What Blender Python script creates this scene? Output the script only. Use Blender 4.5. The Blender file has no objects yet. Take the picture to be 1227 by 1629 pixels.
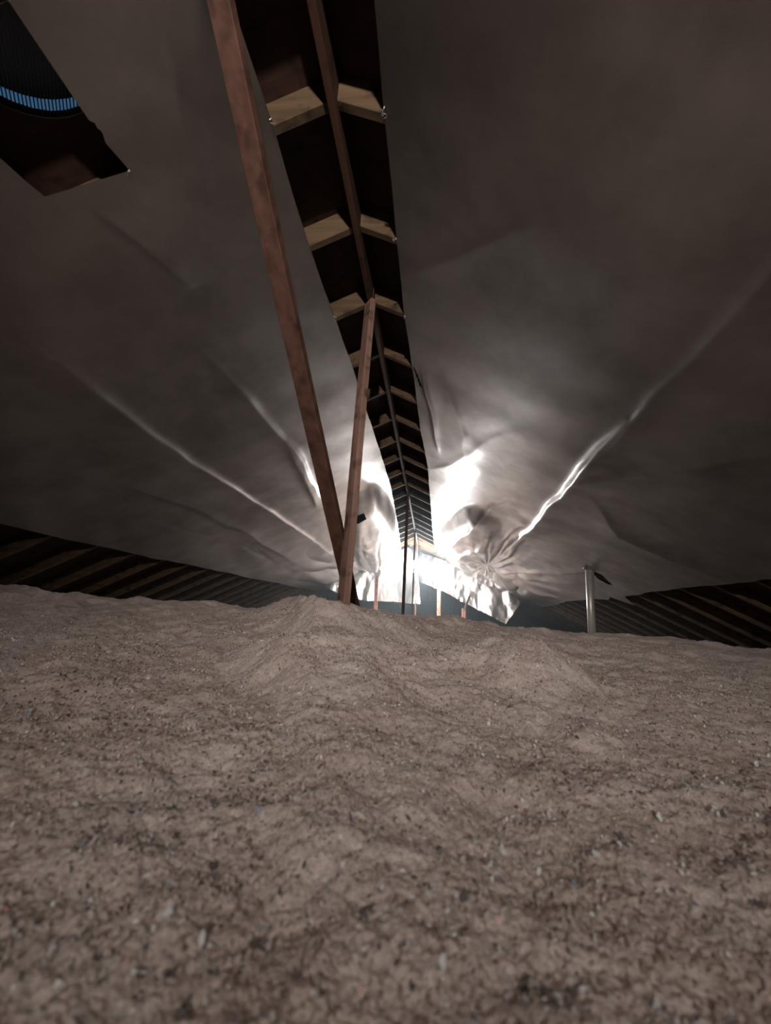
import bpy, bmesh, math, random
import numpy as np
from mathutils import Vector, Matrix

random.seed(7)
rng = np.random.default_rng(11)
scene = bpy.context.scene
col = scene.collection

# ------------------------------------------------------------------ camera, world, exposure
W, H = 1227, 1629
FPX = 663.26
YAW, PITCH, ROLL = -0.11946, 0.23933, 0.0538
fw = np.array([math.sin(YAW) * math.cos(PITCH), math.cos(YAW) * math.cos(PITCH), math.sin(PITCH)])
r0 = np.array([math.cos(YAW), -math.sin(YAW), 0.0])
u0 = np.cross(r0, fw)
rt = math.cos(ROLL) * r0 + math.sin(ROLL) * u0
up = -math.sin(ROLL) * r0 + math.cos(ROLL) * u0

cam_d = bpy.data.cameras.new('camera')
cam = bpy.data.objects.new('camera', cam_d)
col.objects.link(cam)
cam.matrix_world = Matrix(((rt[0], up[0], -fw[0], 0), (rt[1], up[1], -fw[1], 0), (rt[2], up[2], -fw[2], 0), (0, 0, 0, 1)))
cam_d.sensor_fit = 'HORIZONTAL'
cam_d.sensor_width = 36.0
cam_d.lens = FPX * 36.0 / W
cam_d.clip_start = 0.02
cam_d.dof.use_dof = True
cam_d.dof.focus_distance = 3.0
cam_d.dof.aperture_fstop = 3.2
scene.camera = cam

world = bpy.data.worlds.new('sky')
scene.world = world
world.use_nodes = True
bgn = world.node_tree.nodes['Background']
bgn.inputs[0].default_value = (0.16, 0.42, 0.80, 1)
bgn.inputs[1].default_value = 0.22

scene.cycles.max_bounces = 8
scene.cycles.glossy_bounces = 6
scene.cycles.diffuse_bounces = 4
scene.view_settings.view_transform = 'Standard'
scene.view_settings.look = 'None'
scene.view_settings.exposure = 0.0
scene.view_settings.gamma = 1.0
scene.view_settings.use_curve_mapping = False
FAR_LAMP = 1000.0       # emission strength of the glaring bulb at the far end
FILL_W = 1020.0          # watts of the unseen fill light added behind the camera

# ------------------------------------------------------------------ roof geometry (metres, camera at the origin)
XR, ZR, SL = -0.484, 2.179, 0.4776          # ridge line and slope of the rafters' undersides
NRM = math.hypot(1.0, SL)
Y0, DY = 1.301, 0.61                         # first rafter in view, spacing
RD = 0.155                                   # rafter depth measured vertically
YB, YE = -5.0, 19.0                          # end walls
AE = 5.75                                    # horizontal run from ridge to eave
FLOOR = -0.70

def ray(x, y):
    return fw + rt * ((x - W / 2) / FPX) - up * ((y - H / 2) / FPX)
def roof_at(x, y, sd, dz=0.0):
    """pixel -> (a, Y): run from the ridge and position along it, on one slope"""
    d = ray(x, y)
    t = (ZR + dz + SL * sd * XR) / (d[2] + SL * sd * d[0])
    p = d * t
    return (sd * (p[0] - XR), p[1])
def at_y(x, y, Y):
    d = ray(x, y)
    return Vector(d * (Y / d[1]))
def rp(sd, a, Y, off=0.0):
    """point on a slope's underside plane, off metres towards the room"""
    return (XR + sd * a - sd * SL / NRM * off, Y, ZR - SL * a - off / NRM)

# ------------------------------------------------------------------ helpers
def tag(o, label=None, cat=None, group=None, kind=None):
    if label: o['label'] = label
    if cat: o['category'] = cat
    if group: o['group'] = group
    if kind: o['kind'] = kind
    return o
def link(name, me, mat=None, parent=None):
    o = bpy.data.objects.new(name, me)
    col.objects.link(o)
    if mat is not None and me is not None and not me.materials:
        me.materials.append(mat)
    if parent is not None: o.parent = parent
    return o
def empty(name, loc=(0, 0, 0)):
    o = bpy.data.objects.new(name, None)
    o.empty_display_size = 0.1
    col.objects.link(o)
    o.location = loc
    return o
def pymesh(name, verts, faces, smooth=False):
    me = bpy.data.meshes.new(name)
    me.from_pydata([tuple(v) for v in verts], [], [tuple(f) for f in faces])
    me.update()
    if smooth:
        me.polygons.foreach_set('use_smooth', [True] * len(me.polygons))
    return me
def fixn(me):
    bm = bmesh.new(); bm.from_mesh(me)
    bmesh.ops.recalc_face_normals(bm, faces=bm.faces)
    bm.to_mesh(me); bm.free()
    return me
def grid_mesh(name, P, smooth=True, keep=None):
    """P: (n, m, 3) array -> mesh of quads; keep: (n-1, m-1) mask"""
    n, m, _ = P.shape
    idx = np.arange(n * m).reshape(n, m)
    q = np.stack([idx[:-1, :-1], idx[1:, :-1], idx[1:, 1:], idx[:-1, 1:]], -1)
    if keep is not None: q = q[keep]
    q = q.reshape(-1, 4)
    V = P.reshape(-1, 3)
    if keep is not None:
        used = np.unique(q)
        mp = np.full(n * m, -1); mp[used] = np.arange(len(used))
        V = V[used]; q = mp[q]
    me = bpy.data.meshes.new(name)
    me.vertices.add(len(V)); me.vertices.foreach_set('co', np.ascontiguousarray(V, dtype=np.float32).ravel())
    me.loops.add(q.size); me.loops.foreach_set('vertex_index', q.astype(np.int32).ravel())
    me.polygons.add(len(q)); me.polygons.foreach_set('loop_start', np.arange(0, q.size, 4, dtype=np.int32))
    me.polygons.foreach_set('use_smooth', [smooth] * len(q))
    me.update(calc_edges=True); me.validate()
    return me
def beam_mesh(name, p, q, w, h, side=None, bevel=0.003, wob=0.0):
    """board from p to q, w across `side`, h across the third axis"""
    p, q = Vector(p), Vector(q)
    ax = (q - p).normalized()
    s = Vector(side) if side is not None else Vector((1, 0, 0))
    s = (s - ax * s.dot(ax)).normalized()
    t = ax.cross(s)
    bm = bmesh.new()
    rings = []
    K = 7 if wob else 2
    for k in range(K):
        f = k / (K - 1)
        c = p.lerp(q, f)
        if wob: c = c + s * wob * math.sin(f * 5.1 + 1) + t * wob * math.cos(f * 4.3)
        rings.append([bm.verts.new(c + s * (a * w / 2) + t * (b * h / 2)) for a, b in ((-1, -1), (1, -1), (1, 1), (-1, 1))])
    for r1, r2 in zip(rings[:-1], rings[1:]):
        for i in range(4):
            bm.faces.new((r1[i], r1[(i + 1) % 4], r2[(i + 1) % 4], r2[i]))
    bm.faces.new(rings[0][::-1]); bm.faces.new(rings[-1])
    bmesh.ops.recalc_face_normals(bm, faces=bm.faces)
    if bevel:
        es = [e for e in bm.edges if e.calc_length() > 0.15 and len(e.link_faces) == 2 and e.calc_face_angle(0) > 0.5]
        bmesh.ops.bevel(bm, geom=es, offset=bevel, segments=1, affect='EDGES')
    me = bpy.data.meshes.new(name)
    bm.to_mesh(me); bm.free()
    return me
def lathe(name, prof, n=24, smooth=True):
    V, F = [], []
    m = len(prof)
    for i in range(n):
        c, s = math.cos(2 * math.pi * i / n), math.sin(2 * math.pi * i / n)
        V += [(r * c, r * s, z) for r, z in prof]
    for i in range(n):
        for j in range(m - 1):
            a, b = i * m + j, ((i + 1) % n) * m + j
            F.append((a, b, b + 1, a + 1))
    return fixn(pymesh(name, V, F, smooth))
def tube(name, pts, r, n=8):
    V, F = [], []
    pts = [Vector(p) for p in pts]
    for k, p in enumerate(pts):
        d = (pts[min(k + 1, len(pts) - 1)] - pts[max(k - 1, 0)]).normalized()
        a = d.orthogonal().normalized(); b = d.cross(a)
        V += [p + a * (r * math.cos(2 * math.pi * i / n)) + b * (r * math.sin(2 * math.pi * i / n)) for i in range(n)]
    for k in range(len(pts) - 1):
        for i in range(n):
            F.append((k * n + i, k * n + (i + 1) % n, (k + 1) * n + (i + 1) % n, (k + 1) * n + i))
    F.append(tuple(range(n))[::-1]); F.append(tuple((len(pts) - 1) * n + i for i in range(n)))
    return fixn(pymesh(name, V, F, True))

# numpy gradient-free value noise
_tab = rng.random((256, 256))
def vnoise(x, y):
    xi = np.floor(x).astype(int); yi = np.floor(y).astype(int)
    fx = x - xi; fy = y - yi
    fx = fx * fx * (3 - 2 * fx); fy = fy * fy * (3 - 2 * fy)
    a = _tab[xi & 255, yi & 255]; b = _tab[(xi + 1) & 255, yi & 255]
    c = _tab[xi & 255, (yi + 1) & 255]; d = _tab[(xi + 1) & 255, (yi + 1) & 255]
    return (a * (1 - fx) + b * fx) * (1 - fy) + (c * (1 - fx) + d * fx) * fy - 0.5
def fbm(x, y, oct=4, gain=0.5):
    s = 0; a = 1.0; f = 1.0
    for k in range(oct):
        s = s + a * vnoise(x * f + 17.3 * k, y * f + 9.1 * k)
        a *= gain; f *= 2.03
    return s

# ------------------------------------------------------------------ materials
def mat_new(name):
    m = bpy.data.materials.new(name); m.use_nodes = True
    nt = m.node_tree
    return m, nt, nt.nodes['Principled BSDF']
def wood_mat(name, dark, light, rough=0.75, scale=1.0, axis=2):
    m, nt, b = mat_new(name)
    tc = nt.nodes.new('ShaderNodeTexCoord')
    oi = nt.nodes.new('ShaderNodeObjectInfo')
    mp = nt.nodes.new('ShaderNodeMapping')
    sc = [22 * scale] * 3; sc[axis] = 1.6 * scale
    mp.inputs['Scale'].default_value = sc
    ad = nt.nodes.new('ShaderNodeVectorMath'); ad.operation = 'ADD'
    mu = nt.nodes.new('ShaderNodeVectorMath'); mu.operation = 'SCALE'; mu.inputs['Scale'].default_value = 7.0
    nt.links.new(oi.outputs['Location'], mu.inputs[0])
    nt.links.new(tc.outputs['Object'], ad.inputs[0]); nt.links.new(mu.outputs[0], ad.inputs[1])
    nt.links.new(ad.outputs[0], mp.inputs[0])
    n1 = nt.nodes.new('ShaderNodeTexNoise'); n1.inputs['Scale'].default_value = 1.0; n1.inputs['Detail'].default_value = 5
    nt.links.new(mp.outputs[0], n1.inputs['Vector'])
    n2 = nt.nodes.new('ShaderNodeTexNoise'); n2.inputs['Scale'].default_value = 9.0; n2.inputs['Detail'].default_value = 3
    nt.links.new(ad.outputs[0], n2.inputs['Vector'])
    r1 = nt.nodes.new('ShaderNodeValToRGB')
    r1.color_ramp.elements[0].position = 0.3; r1.color_ramp.elements[0].color = (*dark, 1)
    r1.color_ramp.elements[1].position = 0.68; r1.color_ramp.elements[1].color = (*light, 1)
    nt.links.new(n1.outputs['Fac'], r1.inputs[0])
    r2 = nt.nodes.new('ShaderNodeValToRGB')
    r2.color_ramp.elements[0].position = 0.27; r2.color_ramp.elements[0].color = (0.12, 0.10, 0.09, 1)
    r2.color_ramp.elements[1].position = 0.46; r2.color_ramp.elements[1].color = (1, 1, 1, 1)
    nt.links.new(n2.outputs['Fac'], r2.inputs[0])
    mx = nt.nodes.new('ShaderNodeMixRGB'); mx.blend_type = 'MULTIPLY'; mx.inputs[0].default_value = 0.8
    nt.links.new(r1.outputs[0], mx.inputs[1]); nt.links.new(r2.outputs[0], mx.inputs[2])
    nt.links.new(mx.outputs[0], b.inputs['Base Color'])
    b.inputs['Roughness'].default_value = rough
    b.inputs['Specular IOR Level'].default_value = 0.25
    bp = nt.nodes.new('ShaderNodeBump'); bp.inputs['Strength'].default_value = 0.35; bp.inputs['Distance'].default_value = 0.004
    nt.links.new(n1.outputs['Fac'], bp.inputs['Height']); nt.links.new(bp.outputs[0], b.inputs['Normal'])
    return m
def plain(name, c, rough=0.7, metal=0.0, trans=0.0):
    m, nt, b = mat_new(name)
    n = nt.nodes.new('ShaderNodeTexNoise'); n.inputs['Scale'].default_value = 14; n.inputs['Detail'].default_value = 4
    tc = nt.nodes.new('ShaderNodeTexCoord'); nt.links.new(tc.outputs['Object'], n.inputs['Vector'])
    r = nt.nodes.new('ShaderNodeValToRGB')
    r.color_ramp.elements[0].color = tuple(x * 0.75 for x in c) + (1,); r.color_ramp.elements[1].color = tuple(min(1, x * 1.2) for x in c) + (1,)
    nt.links.new(n.outputs['Fac'], r.inputs[0]); nt.links.new(r.outputs[0], b.inputs['Base Color'])
    b.inputs['Roughness'].default_value = rough; b.inputs['Metallic'].default_value = metal
    if trans:
        t = nt.nodes.new('ShaderNodeBsdfTranslucent'); nt.links.new(r.outputs[0], t.inputs['Color'])
        mx = nt.nodes.new('ShaderNodeMixShader'); mx.inputs[0].default_value = trans
        nt.links.new(b.outputs[0], mx.inputs[1]); nt.links.new(t.outputs[0], mx.inputs[2])
        nt.links.new(mx.outputs[0], nt.nodes['Material Output'].inputs['Surface'])
    return m
def foil_mat(name, rough=0.42, weave=True, core=0.14, gain=1.0, mixf=0.62):
    m, nt, b = mat_new(name)
    tc = nt.nodes.new('ShaderNodeTexCoord')
    # dusty smudges: duller, rougher patches
    n1 = nt.nodes.new('ShaderNodeTexNoise'); n1.inputs['Scale'].default_value = 2.3; n1.inputs['Detail'].default_value = 5; n1.inputs['Roughness'].default_value = 0.6
    nt.links.new(tc.outputs['Object'], n1.inputs['Vector'])
    r1 = nt.nodes.new('ShaderNodeValToRGB')
    r1.color_ramp.elements[0].position = 0.32; r1.color_ramp.elements[0].color = (0.31 * gain, 0.28 * gain, 0.26 * gain, 1)
    r1.color_ramp.elements[1].position = 0.66; r1.color_ramp.elements[1].color = (0.47 * gain, 0.435 * gain, 0.41 * gain, 1)
    nt.links.new(n1.outputs['Fac'], r1.inputs[0]); nt.links.new(r1.outputs[0], b.inputs['Base Color'])
    mr = nt.nodes.new('ShaderNodeMapRange')
    mr.inputs['From Min'].default_value = 0.3; mr.inputs['From Max'].default_value = 0.7
    mr.inputs['To Min'].default_value = rough + 0.09; mr.inputs['To Max'].default_value = rough - 0.06
    nt.links.new(n1.outputs['Fac'], mr.inputs['Value']); nt.links.new(mr.outputs[0], b.inputs['Roughness'])
    b.inputs['Metallic'].default_value = 0.85
    n2 = nt.nodes.new('ShaderNodeTexNoise'); n2.inputs['Scale'].default_value = 9; n2.inputs['Detail'].default_value = 2
    nt.links.new(tc.outputs['Object'], n2.inputs['Vector'])
    bp = nt.nodes.new('ShaderNodeBump'); bp.inputs['Strength'].default_value = 0.06; bp.inputs['Distance'].default_value = 0.006
    nt.links.new(n2.outputs['Fac'], bp.inputs['Height'])
    last = bp
    if weave:
        for ax in ('X', 'Y'):
            wv = nt.nodes.new('ShaderNodeTexWave'); wv.wave_type = 'BANDS'; wv.bands_direction = ax
            wv.inputs['Scale'].default_value = 75.0; wv.inputs['Distortion'].default_value = 0.6; wv.inputs['Detail'].default_value = 1
            nt.links.new(tc.outputs['Object'], wv.inputs['Vector'])
            b2 = nt.nodes.new('ShaderNodeBump'); b2.inputs['Strength'].default_value = 0.12; b2.inputs['Distance'].default_value = 0.0012
            nt.links.new(wv.outputs['Fac'], b2.inputs['Height']); nt.links.new(last.outputs[0], b2.inputs['Normal'])
            last = b2
    nt.links.new(last.outputs[0], b.inputs['Normal'])
    # sharper sheen of the smooth film over the broad glow of the dusty scrim
    g = nt.nodes.new('ShaderNodeBsdfGlossy'); g.inputs['Roughness'].default_value = core
    nt.links.new(r1.outputs[0], g.inputs['Color']); nt.links.new(last.outputs[0], g.inputs['Normal'])
    mx = nt.nodes.new('ShaderNodeMixShader'); mx.inputs[0].default_value = mixf
    nt.links.new(b.outputs[0], mx.inputs[1]); nt.links.new(g.outputs[0], mx.inputs[2])
    nt.links.new(mx.outputs[0], nt.nodes['Material Output'].inputs['Surface'])
    return m
def emit_mat(name, c, s):
    m, nt, b = mat_new(name)
    b.inputs['Base Color'].default_value = (0.9, 0.9, 0.9, 1)
    b.inputs['Emission Color'].default_value = (*c, 1); b.inputs['Emission Strength'].default_value = s
    return m
def insulation_mat(name):
    m, nt, b = mat_new(name)
    tc = nt.nodes.new('ShaderNodeTexCoord')
    def noise(s, d, r=0.6):
        n = nt.nodes.new('ShaderNodeTexNoise'); n.inputs['Scale'].default_value = s; n.inputs['Detail'].default_value = d; n.inputs['Roughness'].default_value = r
        nt.links.new(tc.outputs['Object'], n.inputs['Vector']); return n
    nA, nB, nC = noise(5.0, 4), noise(70.0, 5, 0.7), noise(240.0, 3, 0.7)
    rA = nt.nodes.new('ShaderNodeValToRGB')
    rA.color_ramp.elements[0].position = 0.3; rA.color_ramp.elements[0].color = (0.45, 0.38, 0.35, 1)
    rA.color_ramp.elements[1].position = 0.7; rA.color_ramp.elements[1].color = (0.56, 0.505, 0.485, 1)
    nt.links.new(nA.outputs['Fac'], rA.inputs[0])
    rB = nt.nodes.new('ShaderNodeValToRGB')
    e = rB.color_ramp.elements
    e[0].position = 0.26; e[0].color = (0.68, 0.64, 0.61, 1)
    e[1].position = 0.70; e[1].color = (1.25, 1.22, 1.2, 1)
    k = e.new(0.44); k.color = (0.96, 0.95, 0.94, 1)
    nt.links.new(nB.outputs['Fac'], rB.inputs[0])
    rC = nt.nodes.new('ShaderNodeValToRGB')
    rC.color_ramp.elements[0].position = 0.3; rC.color_ramp.elements[0].color = (0.65, 0.63, 0.62, 1)
    rC.color_ramp.elements[1].position = 0.72; rC.color_ramp.elements[1].color = (1.2, 1.2, 1.2, 1)
    nt.links.new(nC.outputs['Fac'], rC.inputs[0])
    m1 = nt.nodes.new('ShaderNodeMixRGB'); m1.blend_type = 'MULTIPLY'; m1.inputs[0].default_value = 1
    m2 = nt.nodes.new('ShaderNodeMixRGB'); m2.blend_type = 'MULTIPLY'; m2.inputs[0].default_value = 1
    nt.links.new(rA.outputs[0], m1.inputs[1]); nt.links.new(rB.outputs[0], m1.inputs[2])
    nt.links.new(m1.outputs[0], m2.inputs[1]); nt.links.new(rC.outputs[0], m2.inputs[2])
    nt.links.new(m2.outputs[0], b.inputs['Base Color'])
    b.inputs['Roughness'].default_value = 0.95; b.inputs['Specular IOR Level'].default_value = 0.1
    bp = nt.nodes.new('ShaderNodeBump'); bp.inputs['Strength'].default_value = 0.12; bp.inputs['Distance'].default_value = 0.003
    nt.links.new(nB.outputs['Fac'], bp.inputs['Height'])
    b2 = nt.nodes.new('ShaderNodeBump'); b2.inputs['Strength'].default_value = 0.5; b2.inputs['Distance'].default_value = 0.002
    nt.links.new(nC.outputs['Fac'], b2.inputs['Height']); nt.links.new(bp.outputs[0], b2.inputs['Normal'])
    nt.links.new(b2.outputs[0], b.inputs['Normal'])
    return m

M_RAFTER = wood_mat('rafter pine', (0.06, 0.037, 0.020), (0.115, 0.074, 0.042), axis=0)
M_RIDGE = wood_mat('ridge board wood', (0.045, 0.020, 0.013), (0.08, 0.038, 0.025), axis=1)
M_POST = wood_mat('reddish brace wood', (0.045, 0.020, 0.013), (0.085, 0.041, 0.029), axis=2)
M_POST_LIT = wood_mat('lit reddish post wood', (0.11, 0.060, 0.045), (0.21, 0.125, 0.10), axis=2)  # brace wood made paler: the light on the nearest post is in the colour
M_RED = wood_mat('red stained wood', (0.32, 0.13, 0.09), (0.50, 0.24, 0.18), axis=2)
M_DECK = wood_mat('roof deck wood', (0.03, 0.014, 0.010), (0.05, 0.024, 0.016), axis=0)
M_WALL = wood_mat('gable wood', (0.07, 0.05, 0.045), (0.12, 0.085, 0.07), axis=2)
M_FLOOR = plain('plasterboard back', (0.4, 0.38, 0.35))
M_FOIL = foil_mat('woven foil', gain=0.74)
M_FOIL_S = foil_mat('crumpled foil', rough=0.4, weave=False, core=0.2, gain=1.0, mixf=0.5)
M_INS = insulation_mat('blown cellulose')
M_PIPE = plain('galvanised pipe', (0.62, 0.60, 0.57), 0.42, 0.6)
M_FLANGE = plain('dark flashing', (0.16, 0.14, 0.13), 0.6, 0.3)
M_BLACK = plain('black rubber', (0.03, 0.03, 0.03), 0.5)
M_SOCKET = plain('lamp socket', (0.5, 0.5, 0.5), 0.4)
M_VENT = plain('vent metal', (0.10, 0.11, 0.12), 0.45, 0.7)
M_BULB = emit_mat('white hot bulb', (0.93, 0.97, 1.0), FAR_LAMP)

# ------------------------------------------------------------------ shell
me = pymesh('floor', [(-7, YB, FLOOR), (6, YB, FLOOR), (6, YE, FLOOR), (-7, YE, FLOOR),
                      (-7, YB, FLOOR - .05), (6, YB, FLOOR - .05), (6, YE, FLOOR - .05), (-7, YE, FLOOR - .05)],
            [(0, 1, 2, 3), (7, 6, 5, 4), (0, 4, 5, 1), (1, 5, 6, 2), (2, 6, 7, 3), (3, 7, 4, 0)])
floor = tag(link('floor', me, M_FLOOR), kind='structure')

# roof deck: two slopes, with a round hole for the vent in the left one
_m = roof_at(46, 168, -1, RD + .035)                # lowest visible point of the round vent's rim
VR = 0.30
VN = (0.58, 0.81)                            # from the vent's centre towards that point (downslope, along)
VA, VY = _m[0] - VR * VN[0] / NRM, _m[1] - VR * VN[1]
TH = 0.03
def deck_side(bm, sd):
    A1 = AE + 0.3
    def P(a, Y, off):     # off upwards from the deck's underside
        return (XR + sd * a, Y, ZR + RD - SL * a + off)
    if sd > 0:
        for off in (0, TH):
            bm.faces.new([bm.verts.new(P(a, Y, off)) for a, Y in ((0, YB), (A1, YB), (A1, YE), (0, YE))])
        return
    n = 32
    for off in (0, TH):
        ring = [bm.verts.new(P(VA + VR * math.cos(t) / NRM, VY + VR * math.sin(t), off)) for t in [2 * math.pi * i / n for i in range(n)]]
        box = []
        for i in range(n):
            t = 2 * math.pi * i / n
            c, s = math.cos(t), math.sin(t); k = max(abs(c), abs(s))
            box.append(bm.verts.new(P(VA + .42 * c / k, VY + .42 * s / k, off)))
        for i in range(n):
            j = (i + 1) % n
            bm.faces.new((ring[i], ring[j], box[j], box[i]))
        a0, a1, y0, y1 = VA - .42, VA + .42, VY - .42, VY + .42
        for r in ((0, A1, YB, y0), (0, A1, y1, YE), (0, a0, y0, y1), (a1, A1, y0, y1)):
            bm.faces.new([bm.verts.new(P(a, Y, off)) for a, Y in ((r[0], r[2]), (r[1], r[2]), (r[1], r[3]), (r[0], r[3]))])
bm = bmesh.new()
deck_side(bm, -1); deck_side(bm, 1)
me = bpy.data.meshes.new('ceiling'); bm.to_mesh(me); bm.free()
ceiling = tag(link('ceiling', me, M_DECK), 'dark wooden roof deck above the open rafters', kind='structure')

def gable(name, Y, th):
    z0 = FLOOR
    half = AE + 0.25
    zz = ZR + RD - SL * half
    out = [(XR - half, z0), (XR + half, z0), (XR + half, zz), (XR, ZR + RD), (XR - half, zz)]
    V = [(x, Y, z) for x, z in out] + [(x, Y + th, z) for x, z in out]
    F = [tuple(range(5)), tuple(range(9, 4, -1))] + [(i, i + 5, (i + 1) % 5 + 5, (i + 1) % 5) for i in range(5)]
    return tag(link(name, fixn(pymesh(name, V, F)), M_WALL), kind='structure')
gable('wall_front', YB - .04, .04)
gable('wall_back', YE, .04)
for nm, sd in (('wall_left', -1), ('wall_right', 1)):
    x = XR + sd * (AE + .22)
    z1 = ZR + RD - SL * (AE + .22) + .02
    V = [(x, YB, FLOOR), (x, YE, FLOOR), (x, YE, z1), (x, YB, z1), (x + sd * .04, YB, FLOOR), (x + sd * .04, YE, FLOOR), (x + sd * .04, YE, z1), (x + sd * .04, YB, z1)]
    F = [(0, 1, 2, 3), (4, 7, 6, 5), (0, 4, 5, 1), (1, 5, 6, 2), (2, 6, 7, 3), (3, 7, 4, 0)]
    tag(link(nm, fixn(pymesh(nm, V, F)), M_WALL), kind='structure')

# rafters: one mesh per side, shared by every rafter along the ridge
RT = 0.045
def rafter_mesh(sd):
    bm = bmesh.new()
    vs = []
    for y in (0, RT):
        vs.append([bm.verts.new((sd * a, y, -SL * a + dz)) for a, dz in ((0.018, 0), (AE, 0), (AE, RD), (0.018, RD))])
    f, b = vs
    bm.faces.new(f); bm.faces.new(b[::-1])
    for i in range(4):
        bm.faces.new((f[i], b[i], b[(i + 1) % 4], f[(i + 1) % 4]))
    bmesh.ops.recalc_face_normals(bm, faces=bm.faces)
    es = [e for e in bm.edges if e.calc_length() > 1]
    bmesh.ops.bevel(bm, geom=es, offset=0.004, segments=1, affect='EDGES')
    me = bpy.data.meshes.new('rafter'); bm.to_mesh(me); bm.free()
    me.materials.append(M_RAFTER)
    return me
rms = {sd: rafter_mesh(sd) for sd in (-1, 1)}
for k in range(-9, 29):
    for sd in (-1, 1):
        o = link('rafter', rms[sd], None, ceiling)
        o.location = (XR, Y0 + k * DY, ZR)
# ridge boards, butted where posts carry them, their lower edge below the rafters
cuts = [YB, 2.46, 7.32, 12.9, YE]
for k, (a, b) in enumerate(zip(cuts[:-1], cuts[1:])):
    dx = (0.0, 0.004, 0.012, 0.0)[k]
    link('ridge_board', beam_mesh('ridge_board', (XR + dx, a + .002, ZR + .035), (XR + dx, b - .002, ZR + .035), 0.034, 0.20, (1, 0, 0)), M_RIDGE, ceiling)

# ------------------------------------------------------------------ posts and braces
def wood_piece(name, p, q, w, h, side, mat=M_POST, wob=0.0):
    base = Vector(p)
    me = beam_mesh(name, (0, 0, 0), Vector(q) - base, w, h, side, wob=wob)
    o = link(name, me, mat); o.location = base
    return o
GB = -0.25     # posts go down into the insulation
c, s_ = math.cos(math.radians(38)), math.sin(math.radians(38))
POST_Y = 2.46
p_main = link('ridge_post', beam_mesh('ridge_post', (0, 0, 0), (0.026, POST_Y - 2.40, ZR - .062 - GB), 0.042, 0.089, (c, s_, 0), wob=0.003), M_POST_LIT)
p_main.location = (-0.508, 2.40, GB)
tag(p_main, 'reddish wooden post rising from the insulation crest to the ridge, nearest of the posts', 'post')

bt = at_y(352, 0, 0.875); bb = at_y(565, 985, 2.95)
bdir = (bt - bb).normalized()
btop = bb + bdir * ((bt - bb).length + 0.07)
br = wood_piece('brace', bb, btop, 0.089, 0.038, rt - 0.45 * fw, wob=0.004)
tag(br, 'long reddish diagonal brace leaning up left from the nearest post towards the camera', 'brace')

def far_post(px, Y, ptop_z, label, w=0.04, h=0.089, x=None, group=None, mat=M_POST):
    b = at_y(px, 975, Y)
    o = wood_piece('ridge_post' if x is not None else 'roof_post', (x if x is not None else b.x, Y, GB), (x if x is not None else b.x, Y, ptop_z), w, h, (1, 0, 0), mat)
    return tag(o, label, 'post', group)
far_post(641, 7.32, ZR - .062, 'dark slim ridge post silhouetted against the glaring lamp', x=XR, w=0.05)
far_post(653, 10.6, ZR - .062, 'thin far ridge post just right of the silhouetted post', x=XR + .01)
far_post(661, 12.9, ZR - .062, 'thinnest and farthest ridge post, below the lamp glare', x=XR)

# ------------------------------------------------------------------ foil sheets
def interp(tbl, v):
    return np.interp(v, [t[0] for t in tbl], [t[1] for t in tbl])
def seg_dist(A, Y, p, q):
    px, py = p; qx, qy = q
    dx, dy = qx - px, qy - py
    L2 = dx * dx + dy * dy + 1e-9
    t = np.clip(((A - px) * dx + (Y - py) * dy) / L2, 0, 1)
    d = np.hypot(A - (px + t * dx), Y - (py + t * dy))
    sgn = np.sign((A - px) * dy - (Y - py) * dx)
    return d, t, sgn
def fold(A, Y, sd, pix, amp, w, w2=None, taper=True):
    """a crease through a chain of photo points on the slope; w and w2 are the widths of its two flanks"""
    pts = [roof_at(x, y, sd) for x, y in pix]
    n = len(pts) - 1
    out = np.zeros_like(A)
    w2 = w2 or w
    best = np.full_like(A, 1e9); val = np.zeros_like(A)
    A = A + 0.05 * fbm(A * 1.7 + amp * 900, Y * 1.7, 2); Y = Y + 0.05 * fbm(A * 1.9, Y * 1.6 + amp * 700, 2)
    for k in range(n):
        d, t, sg = seg_dist(A, Y, pts[k], pts[k + 1])
        f = (k + t) / n
        tp = np.minimum(1, 4 * np.minimum(f + .04, 1.04 - f)) if taper else 1.0
        ww = np.where(sg > 0, w, w2)
        v = amp * tp * np.exp(-(d / ww) ** 1.4)
        val = np.where(d < best, v, val); best = np.minimum(d, best)
    return val
def pix_of(P):
    cdep = P @ fw
    return W / 2 + FPX * (P @ rt) / cdep, H / 2 - FPX * (P @ up) / cdep
def in_poly(x, y, poly):
    ins = np.zeros(x.shape, bool)
    n = len(poly)
    for i in range(n):
        x1, y1 = poly[i]; x2, y2 = poly[(i + 1) % n]
        cond = (y1 > y) != (y2 > y)
        with np.errstate(divide='ignore', invalid='ignore'):
            xi = (x2 - x1) * (y - y1) / (y2 - y1 + 1e-12) + x1
        ins ^= cond & (x < xi)
    return ins
def solid(o, t=0.0012):
    md = o.modifiers.new('thickness', 'SOLIDIFY'); md.thickness = t; md.offset = 0
def sag_between(Y, depth):
    """foil is tight on each rafter and sags a little between"""
    ph = (Y - Y0 - RT / 2) / DY
    f = ph - np.floor(ph)
    return depth * np.sin(np.pi * f) ** 2

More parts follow.
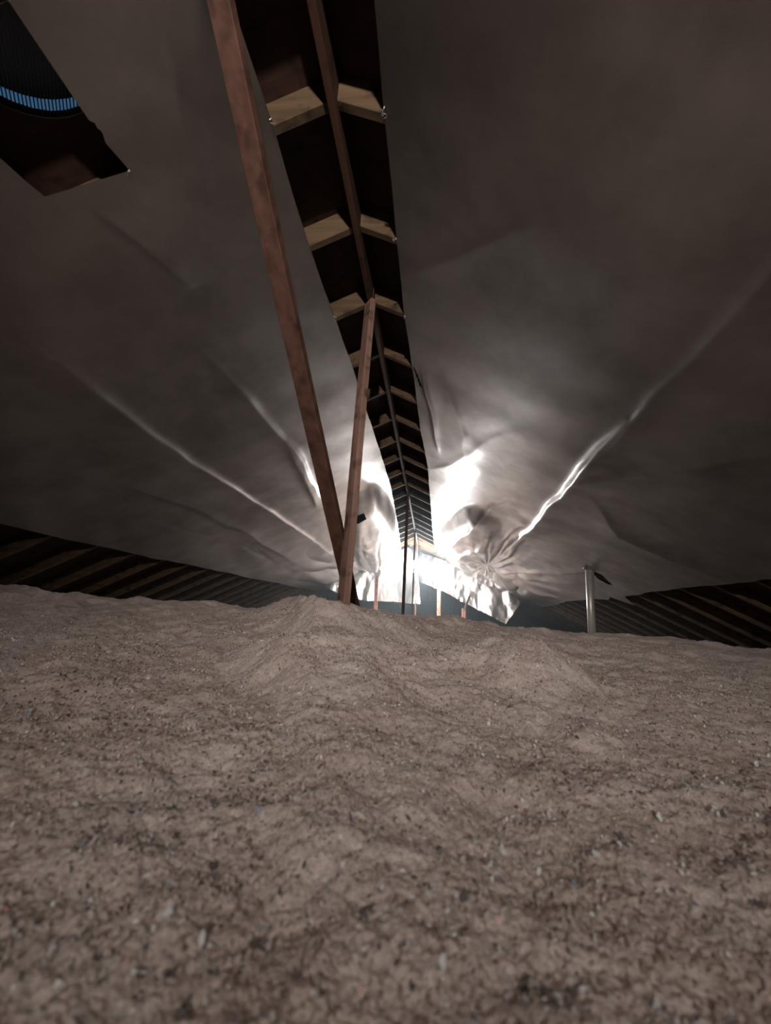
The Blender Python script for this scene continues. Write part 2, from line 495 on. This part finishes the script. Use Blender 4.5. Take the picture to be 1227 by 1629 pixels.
def make_sheet(name, sd, upper, lower, y0, y1, ny, na, disp, holes=(), edge_jag=0.0):
    Yv = np.concatenate([np.linspace(y0, 0.2, 60)[:-1], np.linspace(0.2, 2.2, 260)[:-1], np.linspace(2.2, y1, ny)]); ny = len(Yv)
    u = np.linspace(0, 1, na)
    U, Y = np.meshgrid(u, Yv, indexing='ij')
    a0 = interp(upper, Y); a1 = interp(lower, Y)
    a1 = a1 + edge_jag * fbm(Y * 2.1 + 3, Y * 0 + sd * 5, 4)
    a0 = a0 + 0.004 * np.sin((Y - Y0) / DY * math.pi) ** 2
    A = a0 + (a1 - a0) * U
    D = np.maximum(0.006, 0.010 + disp(A, Y, U))
    nx, nz = -sd * SL / NRM, -1 / NRM
    P = np.stack([XR + sd * A + nx * D, Y, ZR - SL * A + nz * D], -1)
    keep = np.ones((na - 1, ny - 1), bool)
    C = (P[:-1, :-1] + P[1:, 1:]) / 2
    X_, Y_ = pix_of(C)
    vis = (C @ fw) > 0.1
    for kind, poly in holes:
        if kind == 'pix':
            keep &= ~(in_poly(X_, Y_, poly) & vis)
        else:
            Ac = (A[:-1, :-1] + A[1:, 1:]) / 2; Yc = (Y[:-1, :-1] + Y[1:, 1:]) / 2
            keep &= ~in_poly(Ac, Yc, poly)
    # pull the rim of each hole onto its outline
    full = np.zeros((na + 1, ny + 1), int); full[1:-1, 1:-1] = 1 - keep.astype(int)
    rem = full[:-1, :-1] + full[1:, :-1] + full[:-1, 1:] + full[1:, 1:]
    rim = np.argwhere((rem > 0) & (rem < 4))
    for kind, poly in holes:
        if kind != 'ay': continue
        for i, j in rim:
            a, yy = A[i, j], Y[i, j]; best = (9, a, yy)
            for k in range(len(poly)):
                (x1, y1_), (x2, y2_) = poly[k], poly[(k + 1) % len(poly)]
                dx, dy = x2 - x1, y2_ - y1_
                t = min(1, max(0, ((a - x1) * dx + (yy - y1_) * dy) / (dx * dx + dy * dy + 1e-12)))
                d = math.hypot(a - x1 - t * dx, yy - y1_ - t * dy)
                if d < best[0]: best = (d, x1 + t * dx, y1_ + t * dy)
            if best[0] < .03:
                A[i, j], Y[i, j] = best[1], best[2]
    P = np.stack([XR + sd * A + nx * D, Y, ZR - SL * A + nz * D], -1)
    return grid_mesh(name, P, True, keep)

def gauss(A, Y, a, y, sa, sy):
    return np.exp(-((A - a) / sa) ** 2 - ((Y - y) / sy) ** 2)

def pouch(A, Y, sd, c, rad, depth, gather, npl, amp):
    """loose bag of foil hanging below the slope, pleated towards the point where it is tied up"""
    X = np.stack([XR + sd * A, Y, ZR - SL * A], -1)
    px, py = pix_of(X)
    px = np.where(Y > 3, px, -9999.)
    u, v = (px - c[0]) / rad[0], (py - c[1]) / rad[1]
    q = u * u + v * v + 0.35 * fbm(u * 1.5 + c[0], v * 1.5, 2)
    bag = np.clip(1 - q, 0, 1); bag = bag * bag * (3 - 2 * bag) * depth
    th = np.arctan2(py - gather[1], px - gather[0]); rr = np.hypot((px - gather[0]) / rad[0], (py - gather[1]) / rad[1])
    pl = amp * np.sin(th * npl + 7 * fbm(th * 2 + 5, rr * 1.6, 3)) * np.exp(-(rr / 1.1) ** 2) * np.clip(rr * 5, 0, 1)
    return np.where(Y > 3, bag + pl + 0, 0)
def disp_left(A, Y, U):
    s = sag_between(Y, 0.003) * (1 - 0.5 * np.exp(-((A - 0.25) / .25) ** 2))
    s = s + 0.04 * (fbm(A * 0.9 + 4, Y * 0.4 + 2, 2) + 0.3) * np.clip((A - .45) / .7, 0, 1)
    s = s + fold(A, Y, -1, [(90, 570), (160, 630), (300, 730), (430, 812), (535, 882)], 0.034, 0.14, 0.035, taper=True)
    s = s + fold(A, Y, -1, [(330, 560), (420, 665), (480, 730), (512, 800)], 0.025, 0.10, 0.035)
    s = s + fold(A, Y, -1, [(455, 700), (490, 770), (500, 805)], 0.03, 0.04, 0.07)
    s = s + fold(A, Y, -1, [(170, 760), (300, 800), (400, 850), (470, 893)], 0.030, 0.06, 0.09)
    s = s + fold(A, Y, -1, [(260, 830), (380, 860), (440, 895)], -0.025, 0.07, 0.05)
    s = s + fold(A, Y, -1, [(230, 300), (300, 440), (312, 455)], 0.004, 0.05, 0.08)
    s = s + fold(A, Y, -1, [(260, 60), (300, 220), (340, 330)], 0.012, 0.05, 0.05)
    s = s + fold(A, Y, -1, [(150, 330), (230, 390), (300, 450)], 0.012, 0.03, 0.06)
    # loose pouch at the far end
    far = np.clip((Y - 6.5) / 5.0, 0, 1) ** 2 * np.clip((A - .25) / .5, 0, 1) * np.clip((3.4 - A) / .8, 0, 1)
    s = s + far * (0.14 + 0.35 * np.abs(fbm(A * 1.6 + 9, Y * .7 + 1, 2))) * np.clip((A - .5) / .6, 0, 1)
    s = s + pouch(A, Y, -1, (592, 838), (40, 75), 0.20, (588, 905), 11, 0.022)
    return s
def disp_right(A, Y, U):
    s = sag_between(Y, 0.003) * (1 - 0.5 * np.exp(-((A - 0.25) / .25) ** 2))
    s = s + 0.04 * (fbm(A * 0.8 + 14, Y * 0.35 + 7, 2) + 0.3) * np.clip((A - .7) / .8, 0, 1)
    s = s + fold(A, Y, 1, [(1300, 350), (1227, 430), (1100, 562), (1010, 660), (920, 752)], 0.014, 0.10, 0.03)
    s = s + fold(A, Y, 1, [(1010, 660), (920, 752), (850, 832), (788, 890)], 0.06, 0.14, 0.03)
    s = s + fold(A, Y, 1, [(915, 762), (1000, 748), (1227, 715)], 0.03, 0.05, 0.14)
    s = s + fold(A, Y, 1, [(950, 795), (985, 850), (1080, 890), (1227, 925)], 0.03, 0.05, 0.12)
    for q in ((960, 905), (930, 925), (930, 945), (890, 950), (860, 958)):
        s = s + fold(A, Y, 1, [(792, 902), ((792 + q[0]) / 2, (902 + q[1]) / 2 + 2), q], 0.05, 0.09, 0.03)
    s = s + fold(A, Y, 1, [(672, 590), (690, 660), (700, 720)], 0.022, 0.03, 0.03)
    s = s + fold(A, Y, 1, [(700, 590), (740, 690), (742, 730)], 0.012, 0.04, 0.06)
    s = s + fold(A, Y, 1, [(722, 858), (760, 822), (795, 795)], 0.06, 0.05, 0.2)
    s = s + fold(A, Y, 1, [(718, 888), (752, 862), (782, 855)], 0.06, 0.05, 0.2)
    s = s + fold(A, Y, 1, [(640, 445), (720, 412), (800, 375), (880, 335)], 0.007, 0.05, 0.09)
    s = s + fold(A, Y, 1, [(688, 748), (720, 738), (770, 706), (830, 680)], 0.010, 0.06, 0.12)
    far = np.clip((Y - 6.0) / 5.0, 0, 1) ** 2 * np.clip((A - .4) / .5, 0, 1) * np.clip((3.4 - A) / .8, 0, 1)
    s = s + far * (0.10 + 0.30 * np.abs(fbm(A * 1.7 + 2, Y * .8 + 5, 2))) * np.clip((A - .9) / .6, 0, 1)
    s = s + pouch(A, Y, 1, (752, 852), (55, 52), 0.20, (778, 892), 11, 0.020)
    return s

jag = []
hp = [roof_at(x, y, -1) for x, y in ((-120, -150), (15, 0), (138, 183), (141, 187), (150, 190), (153, 199), (161, 204), (166, 222), (205, 267), (70, 307), (40, 282), (0, 245), (-160, 160))]
left_me = make_sheet('foil_left', -1,
    [(-4.9, .25), (1.3, .262), (1.9, .275), (2.5, .262), (3.0, .25), (5, .24), (6.5, .24), (9, .33), (13, .5)],
    [(-4.9, 3.30), (8.5, 3.30), (14, 3.15)], -4.9, 12.6, 620, 330, disp_left,
    holes=[('ay', hp), ('pix', [(566, 822), (579, 816), (583, 826), (571, 833), (560, 834)])], edge_jag=0.02)
foil_l = link('foil_sheet', left_me, M_FOIL)
tag(foil_l, 'large dull silver foil sheet under the left roof slope with a rectangular hole', 'foil sheet')
right_me = make_sheet('foil_right', 1,
    [(-4.9, .24), (1.3, .235), (2.5, .242), (3.3, .28), (4.3, .31), (5.4, .385), (7.3, .42), (10, .48), (15, .6)],
    [(-4.9, 3.5), (4.1, 3.5), (6.4, 3.5), (7.1, 3.54), (7.4, 3.80), (7.62, 3.50), (7.9, 3.59), (8.3, 3.55), (10, 3.50), (11.5, 3.6), (15, 3.68)], -4.9, 14.6, 640, 300, disp_right,
    holes=[('pix', [(946, 909), (958, 915), (975, 931), (968, 930), (952, 921), (945, 914)]),
           ('pix', [(657, 580), (662, 590), (672, 616), (669, 616), (661, 596)])], edge_jag=0.035)
foil_r = link('foil_sheet', right_me, M_FOIL)
tag(foil_r, 'large dull silver foil sheet under the right roof slope, deeply creased towards the lamp', 'foil sheet')

# torn shiny tabs where the sheets are stapled to the rafters
def tab_mesh(seed, size):
    rr = random.Random(seed)
    V, F = [], []
    n = 5
    for i in range(n):
        for j in range(n):
            V.append(((i / (n - 1) - .5) * size + rr.uniform(-1, 1) * size * .12, (j / (n - 1) - .5) * size * .7 + rr.uniform(-1, 1) * size * .12, rr.uniform(-1, 1) * size * .28))
    for i in range(n - 1):
        for j in range(n - 1):
            F.append((i * n + j, (i + 1) * n + j, (i + 1) * n + j + 1, i * n + j + 1))
    return pymesh('torn_tab', V, F, False)
for par, sd, pix in ((foil_l, -1, [(430, 189), (491, 388), (531, 500), (204, 269)]), (foil_r, 1, [(612, 174), (616, 179), (631, 376), (646, 501), (661, 580)])):
    for i, (x, y) in enumerate(pix):
        a, Y = roof_at(x, y, sd)
        o = link('torn_tab', tab_mesh(i * 3 + sd, 0.022), M_FOIL_S, par)
        o.location = rp(sd, a, Y, 0.02)
        o.rotation_euler = (random.uniform(-1, 1), random.uniform(-1, 1), random.uniform(0, 6))

# loose curtains of foil hanging across the far end, around the lamp
def curtain(name, top, hem, n, m, amp, fr, seed):
    """top and hem: lists of points; the sheet hangs between them in pleats"""
    def along(pts, f):
        f = f * (len(pts) - 1); k = min(int(f), len(pts) - 2); t = f - k
        return np.array(pts[k]) * (1 - t) + np.array(pts[k + 1]) * t
    P = np.zeros((n, m, 3))
    for i in range(n):
        f = i / (n - 1)
        T, B = along(top, f), along(hem, f)
        for j in range(m):
            g = j / (m - 1)
            P[i, j] = T * (1 - g) + B * g
    X = P[..., 0]; Z = P[..., 2]
    P[..., 1] += amp * (np.sin(X * fr + 1.7 * np.sin(Z * 2 + seed)) * 0.5 + 2.0 * fbm(X * fr * .35 + seed, Z * 1.3 + seed, 3))
    P[..., 0] += amp * .5 * fbm(X * 2 + seed * 2, Z * 2, 3)
    P[..., 2] += amp * .25 * fbm(X * 5 + seed * 3, Z * 0, 3) * np.linspace(0, 1, m)[None, :]
    return grid_mesh(name, P)
LC = 13.2
def tp(x, y, Y): v = at_y(x, y, Y); return (v.x, v.y, v.z)
left_c = curtain('foil_curtain', [(XR - 2.9, 12.4, ZR - SL * 2.9 - .02), (XR - 1.6, 12.5, ZR - SL * 1.6 - .02), (XR - 0.32, 12.6, ZR - SL * .32 - .02), (XR - .05, 13.7, ZR - .12)],
                 [tp(548, 950, 12.2), tp(585, 956, 12.4), tp(625, 957, 13.0), tp(669, 961, 13.5)], 170, 90, 0.09, 9.0, 1.3)
o = link('foil_curtain', left_c, M_FOIL_S); solid(o)
tag(o, 'crumpled silver foil hanging across the far end behind the lamp, with a level hem', 'foil sheet')
right_c = curtain('foil_curtain', [(XR + .02, 13.8, ZR - .12), (XR + .9, 13.3, ZR - SL * .9 - .03), (XR + 1.8, 13.0, ZR - SL * 1.8 - .03), (XR + 3.1, 12.6, ZR - SL * 3.1 - .03)],
                  [tp(668, 926, 13.6), tp(705, 941, 13.3), tp(752, 966, 12.8), tp(806, 993, 12.2)], 170, 90, 0.10, 8.0, 4.1)
o = link('foil_curtain', right_c, M_FOIL_S); solid(o)
tag(o, 'crumpled silver foil hanging at the far right, with a hem slanting down to the insulation', 'foil sheet')

# small reddish posts carrying the far roof
def roof_post(px, Y, top, label):
    b = at_y(px, 975, Y)
    o = wood_piece('roof_post', (b.x, Y, GB), (b.x, Y, top), 0.10, 0.045, (1, 0, 0), M_RED)
    return tag(o, label, 'post', 'short red posts at the far end')
roof_post(597, 11.6, 1.0, 'short reddish roof post left of the lamp glare, half wrapped by foil')
roof_post(698, 12.4, 1.15, 'short reddish roof post right of the lamp glare')
o = roof_post(738, 12.0, .26, 'short reddish roof post at the far right with a dark strut leaning from it')
st = link('strut', beam_mesh('strut', (0, 0, .18 - GB), (.16, -.05, .62 - GB), 0.05, 0.04, (1, 0, 0)), M_WALL, o)

# galvanised vent pipe on the right
PY = 6.57
pb, pt = at_y(942, 1015, PY), at_y(937, 903, PY)
pipe = empty('vent_pipe', (pb.x, PY, -0.3))
L = pt.z + .3
lean = Matrix.Rotation(math.atan2(pt.x - pb.x, L), 4, 'Y')
shaft = link('shaft', lathe('shaft', [(0.0, 0), (0.052, 0), (0.052, L), (0.048, L), (0.048, L - .1), (0, L - .1)], 24), M_PIPE, pipe)
shaft.matrix_local = lean
fl = link('flange', lathe('flange', [(0.05, L - .03), (0.078, L - .03), (0.085, L - .012), (0.078, L + .004), (0.05, L + .004)], 20), M_FLANGE, pipe)
fl.matrix_local = lean
tag(pipe, 'pale galvanised vent pipe standing in the insulation on the right, its top through the foil', 'pipe')

# ------------------------------------------------------------------ round roof vent seen through the hole in the left foil
vent = empty('roof_vent', (XR - VA, VY, ZR + RD - SL * VA))
vent.rotation_euler = (0, -math.atan(SL), 0)
link('throat', lathe('throat', [(VR, -.005), (VR, .036), (VR + .006, .036), (VR + .006, -.005), (VR, -.005)], 40), M_VENT, vent)
# hood: a shell over the upslope part, open on the downslope side (local -x)
hv, hf = [], []
n2_ = Vector((-VN[0], VN[1], 0)); na_ = math.atan2(n2_.y, n2_.x)
HH = 0.10
_d = vent.rotation_euler.to_matrix().inverted() @ Vector(ray(46, 160))
ctr = -n2_ * 0.088 + Vector((_d.x, _d.y, 0)) / _d.z * HH
HR = VR + .03
for i in range(25):
    t = na_ + math.pi * .45 + math.pi * 1.1 * i / 24
    for z in (-.002, HH):
        hv.append((HR * math.cos(t) + (ctr.x if z > 0 else 0), HR * math.sin(t) + (ctr.y if z > 0 else 0), z))
for i in range(24):
    hf.append((2 * i, 2 * i + 2, 2 * i + 3, 2 * i + 1))
nn = len(hv); hv.append((ctr.x, ctr.y, HH))
hv += [(ctr.x + HR * math.cos(2 * math.pi * i / 40), ctr.y + HR * math.sin(2 * math.pi * i / 40), HH) for i in range(40)]
for i in range(40):
    hf.append((nn, nn + 1 + i, nn + 1 + (i + 1) % 40))
hood = link('hood', fixn(pymesh('hood', hv, hf)), M_VENT, vent); solid(hood, .003)
# screen of parallel wires across the throat
w0, w1 = roof_at(40, 130, -1, RD), roof_at(45, 160, -1, RD)
wa = math.atan2((w1[1] - w0[1]), -(w1[0] - w0[0]) * NRM)
for i in range(-26, 27):
    off = i * .0115
    if abs(off) > VR - .004: continue
    hl = math.sqrt(VR ** 2 - off ** 2)
    c_, n_ = Vector((math.cos(wa), math.sin(wa), 0)), Vector((-math.sin(wa), math.cos(wa), 0))
    wire = link('wire', tube('wire', [n_ * off - c_ * hl, n_ * off + c_ * hl], .0024, 6), M_VENT, vent)
tag(vent, 'round roof vent glowing blue through the hole in the left foil', 'vent')

# ------------------------------------------------------------------ insulation
crest_px = [(-260, 925), (-100, 925), (0, 930), (60, 936), (100, 946), (160, 950), (240, 957), (330, 957), (380, 963), (410, 968), (430, 962), (450, 956), (480, 951), (510, 951), (545, 959), (600, 968), (640, 973),
            (690, 977), (740, 984), (800, 993), (850, 997), (940, 1008), (1010, 1011), (1080, 1016), (1140, 1026), (1227, 1034), (1400, 1050)]
az, el = [], []
for x, y in crest_px:
    d = ray(x, y); az.append(math.atan2(d[0], d[1])); el.append(d[2] / math.hypot(d[0], d[1]))
near_px = [(360, 1008), (440, 1008), (500, 1006), (560, 1014), (620, 1024), (680, 1026), (740, 1024), (800, 1018), (860, 1016), (960, 1022)]
az2, el2 = [], []
for x, y in near_px:
    d = ray(x, y); az2.append(math.atan2(d[0], d[1])); el2.append(d[2] / math.hypot(d[0], d[1]))
crest_r = [(-1.3, 4.2), (-.86, 4.2), (-.5, 3.7), (-.33, 3.1), (-.27, 2.5), (-.2, 2.45), (-.1, 2.7), (.0, 3.0), (.2, 3.4), (.5, 3.8), (.7, 4.2), (1.3, 4.4)]
ZN = -0.36
def terrain(x, y):
    r = np.hypot(x, y); a = np.arctan2(x, y)
    ac = np.clip(a, az[0], az[-1])
    E = np.interp(ac, az, el); rc = interp(crest_r, ac)
    zc = E * rc
    t = np.clip((r - .35) / (rc - .35), 0, 1)
    Es = np.interp(ac, [az[2], az[-2]], [el[2] - .012, el[-2] - .004])
    base = ZN + (Es * rc - ZN) * (0.62 * t + 0.38 * t * t)
    k = np.clip((t - .62) / .38, 0, 1)
    base = base + (E - Es) * rc * k * k * (3 - 2 * k)
    zc = Es * rc
    over = np.clip(r - rc, 0, None)
    base = base - 0.10 * (1 - np.exp(-over * .8)) - .012 * np.clip(over, 0, 8)
    # lower ridge in front of the crest, with a hollow behind it
    w2 = np.clip((a - az2[0]) / .12, 0, 1) * np.clip((az2[-1] - a) / .12, 0, 1)
    rn = 1.85 + .10 * np.sin(a * 9) + .22 * fbm(a * 7 + 3, a * 0 + 1, 3)
    zn = np.interp(a, az2, el2) * rn
    cur = ZN + (zc - ZN) * (0.62 * np.clip((rn - .35) / (rc - .35), 0, 1) + 0.38 * np.clip((rn - .35) / (rc - .35), 0, 1) ** 2)
    dd = r - rn
    base = base + w2 * ((zn - cur) * np.exp(-(dd / np.where(dd < 0, .28, .16)) ** 2) - 0.045 * np.exp(-((dd - .36) / .17) ** 2))
    back = np.clip((-y) / 1.5, 0, 1)
    base = base * (1 - back) + (ZN + .05) * back
    return base
def ins_height(x, y):
    r = np.hypot(x, y)
    z = terrain(x, y)
    k = np.clip((r - .3) / 2, 0.35, 1)
    z = z + 0.030 * k * fbm(x * 2.2 + 31, y * 2.2 + 5, 2)
    z = z + 0.032 * fbm(x * 7 + 3, y * 7 + 8, 3, .5)
    z = z + 0.006 * fbm(x * 45 + 1, y * 45 + 2, 2, .6)
    z = z + 0.0045 * fbm(x * 150, y * 150 + 7, 2, .7) * np.exp(-r / 2.5)
    return z
# fine polar mesh in front, coarse behind
NA, NR = 1000, 620
aF = np.linspace(-1.15, 1.0, NA)
rF = np.concatenate([np.geomspace(0.30, 4.6, NR), np.geomspace(4.7, 19, 70)])
aB = np.linspace(1.0, 2 * math.pi - 1.15, 120)[1:]
def polar(av, rv):
    Ag, Rg = np.meshgrid(av, rv, indexing='ij')
    x, y = np.sin(Ag) * Rg, np.cos(Ag) * Rg
    x = np.clip(x, XR - AE - .15, XR + AE + .15); y = np.clip(y, YB, YE)
    return x, y
x, y = polar(aF, rF)
P = np.stack([x, y, ins_height(x, y)], -1)
ins = link('insulation', grid_mesh('insulation', P), M_INS)
tag(ins, 'grey-brown blown-in loose insulation covering the attic floor', 'insulation', kind='stuff')
rB = np.concatenate([np.geomspace(0.30, 4.6, 120), np.geomspace(4.7, 19, 30)])
x, y = polar(np.concatenate([[1.0], aB]), rB)
P = np.stack([x, y, ins_height(x, y) - .002], -1)
o = link('loose_fill', grid_mesh('loose_fill', P), M_INS, ins)
o['kind'] = 'stuff'
th = np.linspace(0, 2 * math.pi, 60)
x, y = polar(th, np.linspace(0.0, 0.31, 24))
o = link('loose_fill', grid_mesh('loose_fill', np.stack([x, y, ins_height(x, y) - .003], -1)), M_INS, ins)
o['kind'] = 'stuff'

# paper flecks and shreds lying in the insulation
def flecks(name, n, mat, smin, smax, seed, rmax=3.0, lift=0.45, power=1.0, tilt=.9):
    g = np.random.default_rng(seed)
    r = 0.32 + (rmax - .32) * g.random(n) ** power
    a = g.uniform(-1.0, .85, n)
    # clumped: keep where a broad noise is high
    X, Y = np.sin(a) * r, np.cos(a) * r
    k = fbm(X * 5 + seed, Y * 5, 3) + g.normal(0, .25, n) > -0.05
    X, Y, r = X[k], Y[k], r[k]
    n = len(X)
    Z = ins_height(X, Y)
    s = g.uniform(smin, smax, n) * np.where(g.random(n) < .08, 1.7, 1)
    V = np.zeros((n, 5, 3)); 
    for i in range(5):
        t = 2 * math.pi * i / 5 + g.random(n)
        V[:, i, 0] = np.cos(t) * s * g.uniform(.5, 1, n)
        V[:, i, 1] = np.sin(t) * s * .55 * g.uniform(.6, 1, n)
        V[:, i, 2] = g.normal(0, .12, n) * s
    def rot(ax, th):
        c, sn = np.cos(th)[:, None], np.sin(th)[:, None]
        i, j = [(1, 2), (0, 2), (0, 1)][ax]
        p, q = V[..., i].copy(), V[..., j].copy()
        V[..., i] = p * c - q * sn; V[..., j] = p * sn + q * c
    rot(0, g.normal(0, tilt, n)); rot(1, g.normal(0, tilt, n)); rot(2, g.uniform(0, 6.28, n))
    V += np.stack([X, Y, Z + s * lift], -1)[:, None, :]
    me = bpy.data.meshes.new(name)
    me.from_pydata(V.reshape(-1, 3).tolist(), [], np.arange(n * 5).reshape(n, 5).tolist())
    me.update()
    o = link(name, me, mat, ins); o['kind'] = 'stuff'
    return o
flecks('paper_flecks', 9000, plain('white paper', (0.80, 0.82, 0.85), .9, trans=.3), .0024, .0072, 1, 3.2, power=.8, tilt=.6)
flecks('brown_shreds', 46000, plain('brown paper', (0.34, 0.26, 0.21), .9, trans=.35), .002, .006, 2, 3.4, power=.8)
flecks('dark_shreds', 9000, plain('dark print', (0.10, 0.085, 0.08), .9), .0025, .0075, 3, 2.8, lift=.3, power=.8, tilt=.6)
flecks('grey_shreds', 46000, plain('newsprint', (0.62, 0.57, 0.555), .9, trans=.35), .002, .006, 4, 3.4, power=.8)
flecks('tan_shreds', 42000, plain('tan pulp', (0.54, 0.465, 0.43), .9, trans=.35), .002, .006, 8, 3.4, power=.8)
flecks('blue_flecks', 220, plain('blue print', (0.22, 0.32, 0.46), .9), .003, .007, 5, 2.2)
flecks('pink_flecks', 160, plain('pink print', (0.66, 0.36, 0.34), .9), .003, .006, 6, 2.2)

# ------------------------------------------------------------------ lamps
def pendant(loc, R, bulb_mat, label, top):
    e = empty('hanging_lamp', loc)
    prof = [(0, -R)] + [(R * math.sin(math.pi * k / 14), -R * math.cos(math.pi * k / 14)) for k in range(1, 12)] + [(R * .42, R * 1.15), (0.02, R * 1.2)]
    link('bulb', lathe('bulb', prof, 20), bulb_mat, e)
    link('socket', lathe('socket', [(0, R * 1.15), (.045, R * 1.15), (.045, R * 1.15 + .06), (.02, R * 1.15 + .09), (0, R * 1.15 + .09)], 20), M_SOCKET, e)
    link('cord', tube('cord', [(0, 0, R * 1.15 + .08), (0.004, 0, (top - loc[2]) * .5 + R), (0, 0, top - loc[2])], .005), M_BLACK, e)
    return tag(e, label, 'lamp')
lp = at_y(660, 902, 12.0)
pendant((lp.x, 12.0, lp.z), 0.15, M_BULB, 'glaring white bare lamp hanging at the far end under the ridge', ZR - SL * abs(lp.x - XR) - .0)
# fill light added out of view behind the camera, shining forwards
fill_torch = empty('fill_torch', (0.12, -3.0, 1.25))
aim = (Vector((0.0, 3.0, 2.25)) - Vector((0.12, -3.0, 1.25))).normalized()
fill_torch.rotation_euler = aim.to_track_quat('Z', 'Y').to_euler()
link('body', lathe('body', [(0, -.16), (.016, -.16), (.018, -.155), (.018, -.05), (.026, -.02), (.03, 0.0), (.03, .012), (.026, .012), (.024, .0), (.006, -.02), (0, -.02)], 24), M_BLACK, fill_torch)
link('lens', lathe('lens', [(0, .006), (.025, .006), (.025, .009), (0, .009)], 24), M_SOCKET, fill_torch)
sd_ = bpy.data.lights.new('fill_beam', 'SPOT')
sd_.energy = FILL_W; sd_.color = (1.0, 0.91, 0.84)
sd_.spot_size = math.radians(82); sd_.spot_blend = 1.0; sd_.shadow_soft_size = 0.05
sl = bpy.data.objects.new('fill_beam', sd_); col.objects.link(sl); sl.parent = fill_torch
sl.location = (0, 0, .02); sl.rotation_euler = (math.pi, 0, 0)
inv = fill_torch.rotation_euler.to_matrix().inverted()
link('cord', tube('cord', [inv @ Vector((0, 0, .01)), inv @ Vector((-.3, 0, .5)), inv @ Vector((XR - .12, 0, ZR - 1.25 - .06))], .004), M_BLACK, fill_torch)
tag(fill_torch, 'small black fill light added out of view behind the camera, shining forwards', 'fill_torch')

# ------------------------------------------------------------------ haze volume added for the glare and veil around the far lamp
hm = bpy.data.materials.new('glare haze'); hm.use_nodes = True
hn = hm.node_tree
hn.nodes.remove(hn.nodes['Principled BSDF'])
vs_ = hn.nodes.new('ShaderNodeVolumeScatter')
vs_.inputs['Color'].default_value = (0.86, 0.97, 1.0, 1); vs_.inputs['Density'].default_value = 0.011; vs_.inputs['Anisotropy'].default_value = 0.5
hn.links.new(vs_.outputs[0], hn.nodes['Material Output'].inputs['Volume'])
zt = ZR + RD - .01
hx = AE - .05
V = []
for Y in (6.0, YE - .05):
    V += [(XR - hx, Y, FLOOR + .02), (XR + hx, Y, FLOOR + .02), (XR + hx, Y, zt - SL * hx), (XR, Y, zt), (XR - hx, Y, zt - SL * hx)]
F = [tuple(range(5)), tuple(range(9, 4, -1))] + [(i, i + 5, (i + 1) % 5 + 5, (i + 1) % 5) for i in range(5)]
hz = link('haze', fixn(pymesh('haze', V, F)), hm)
tag(hz, 'faint pale haze added for the glare around the far lamp', 'haze', kind='stuff')
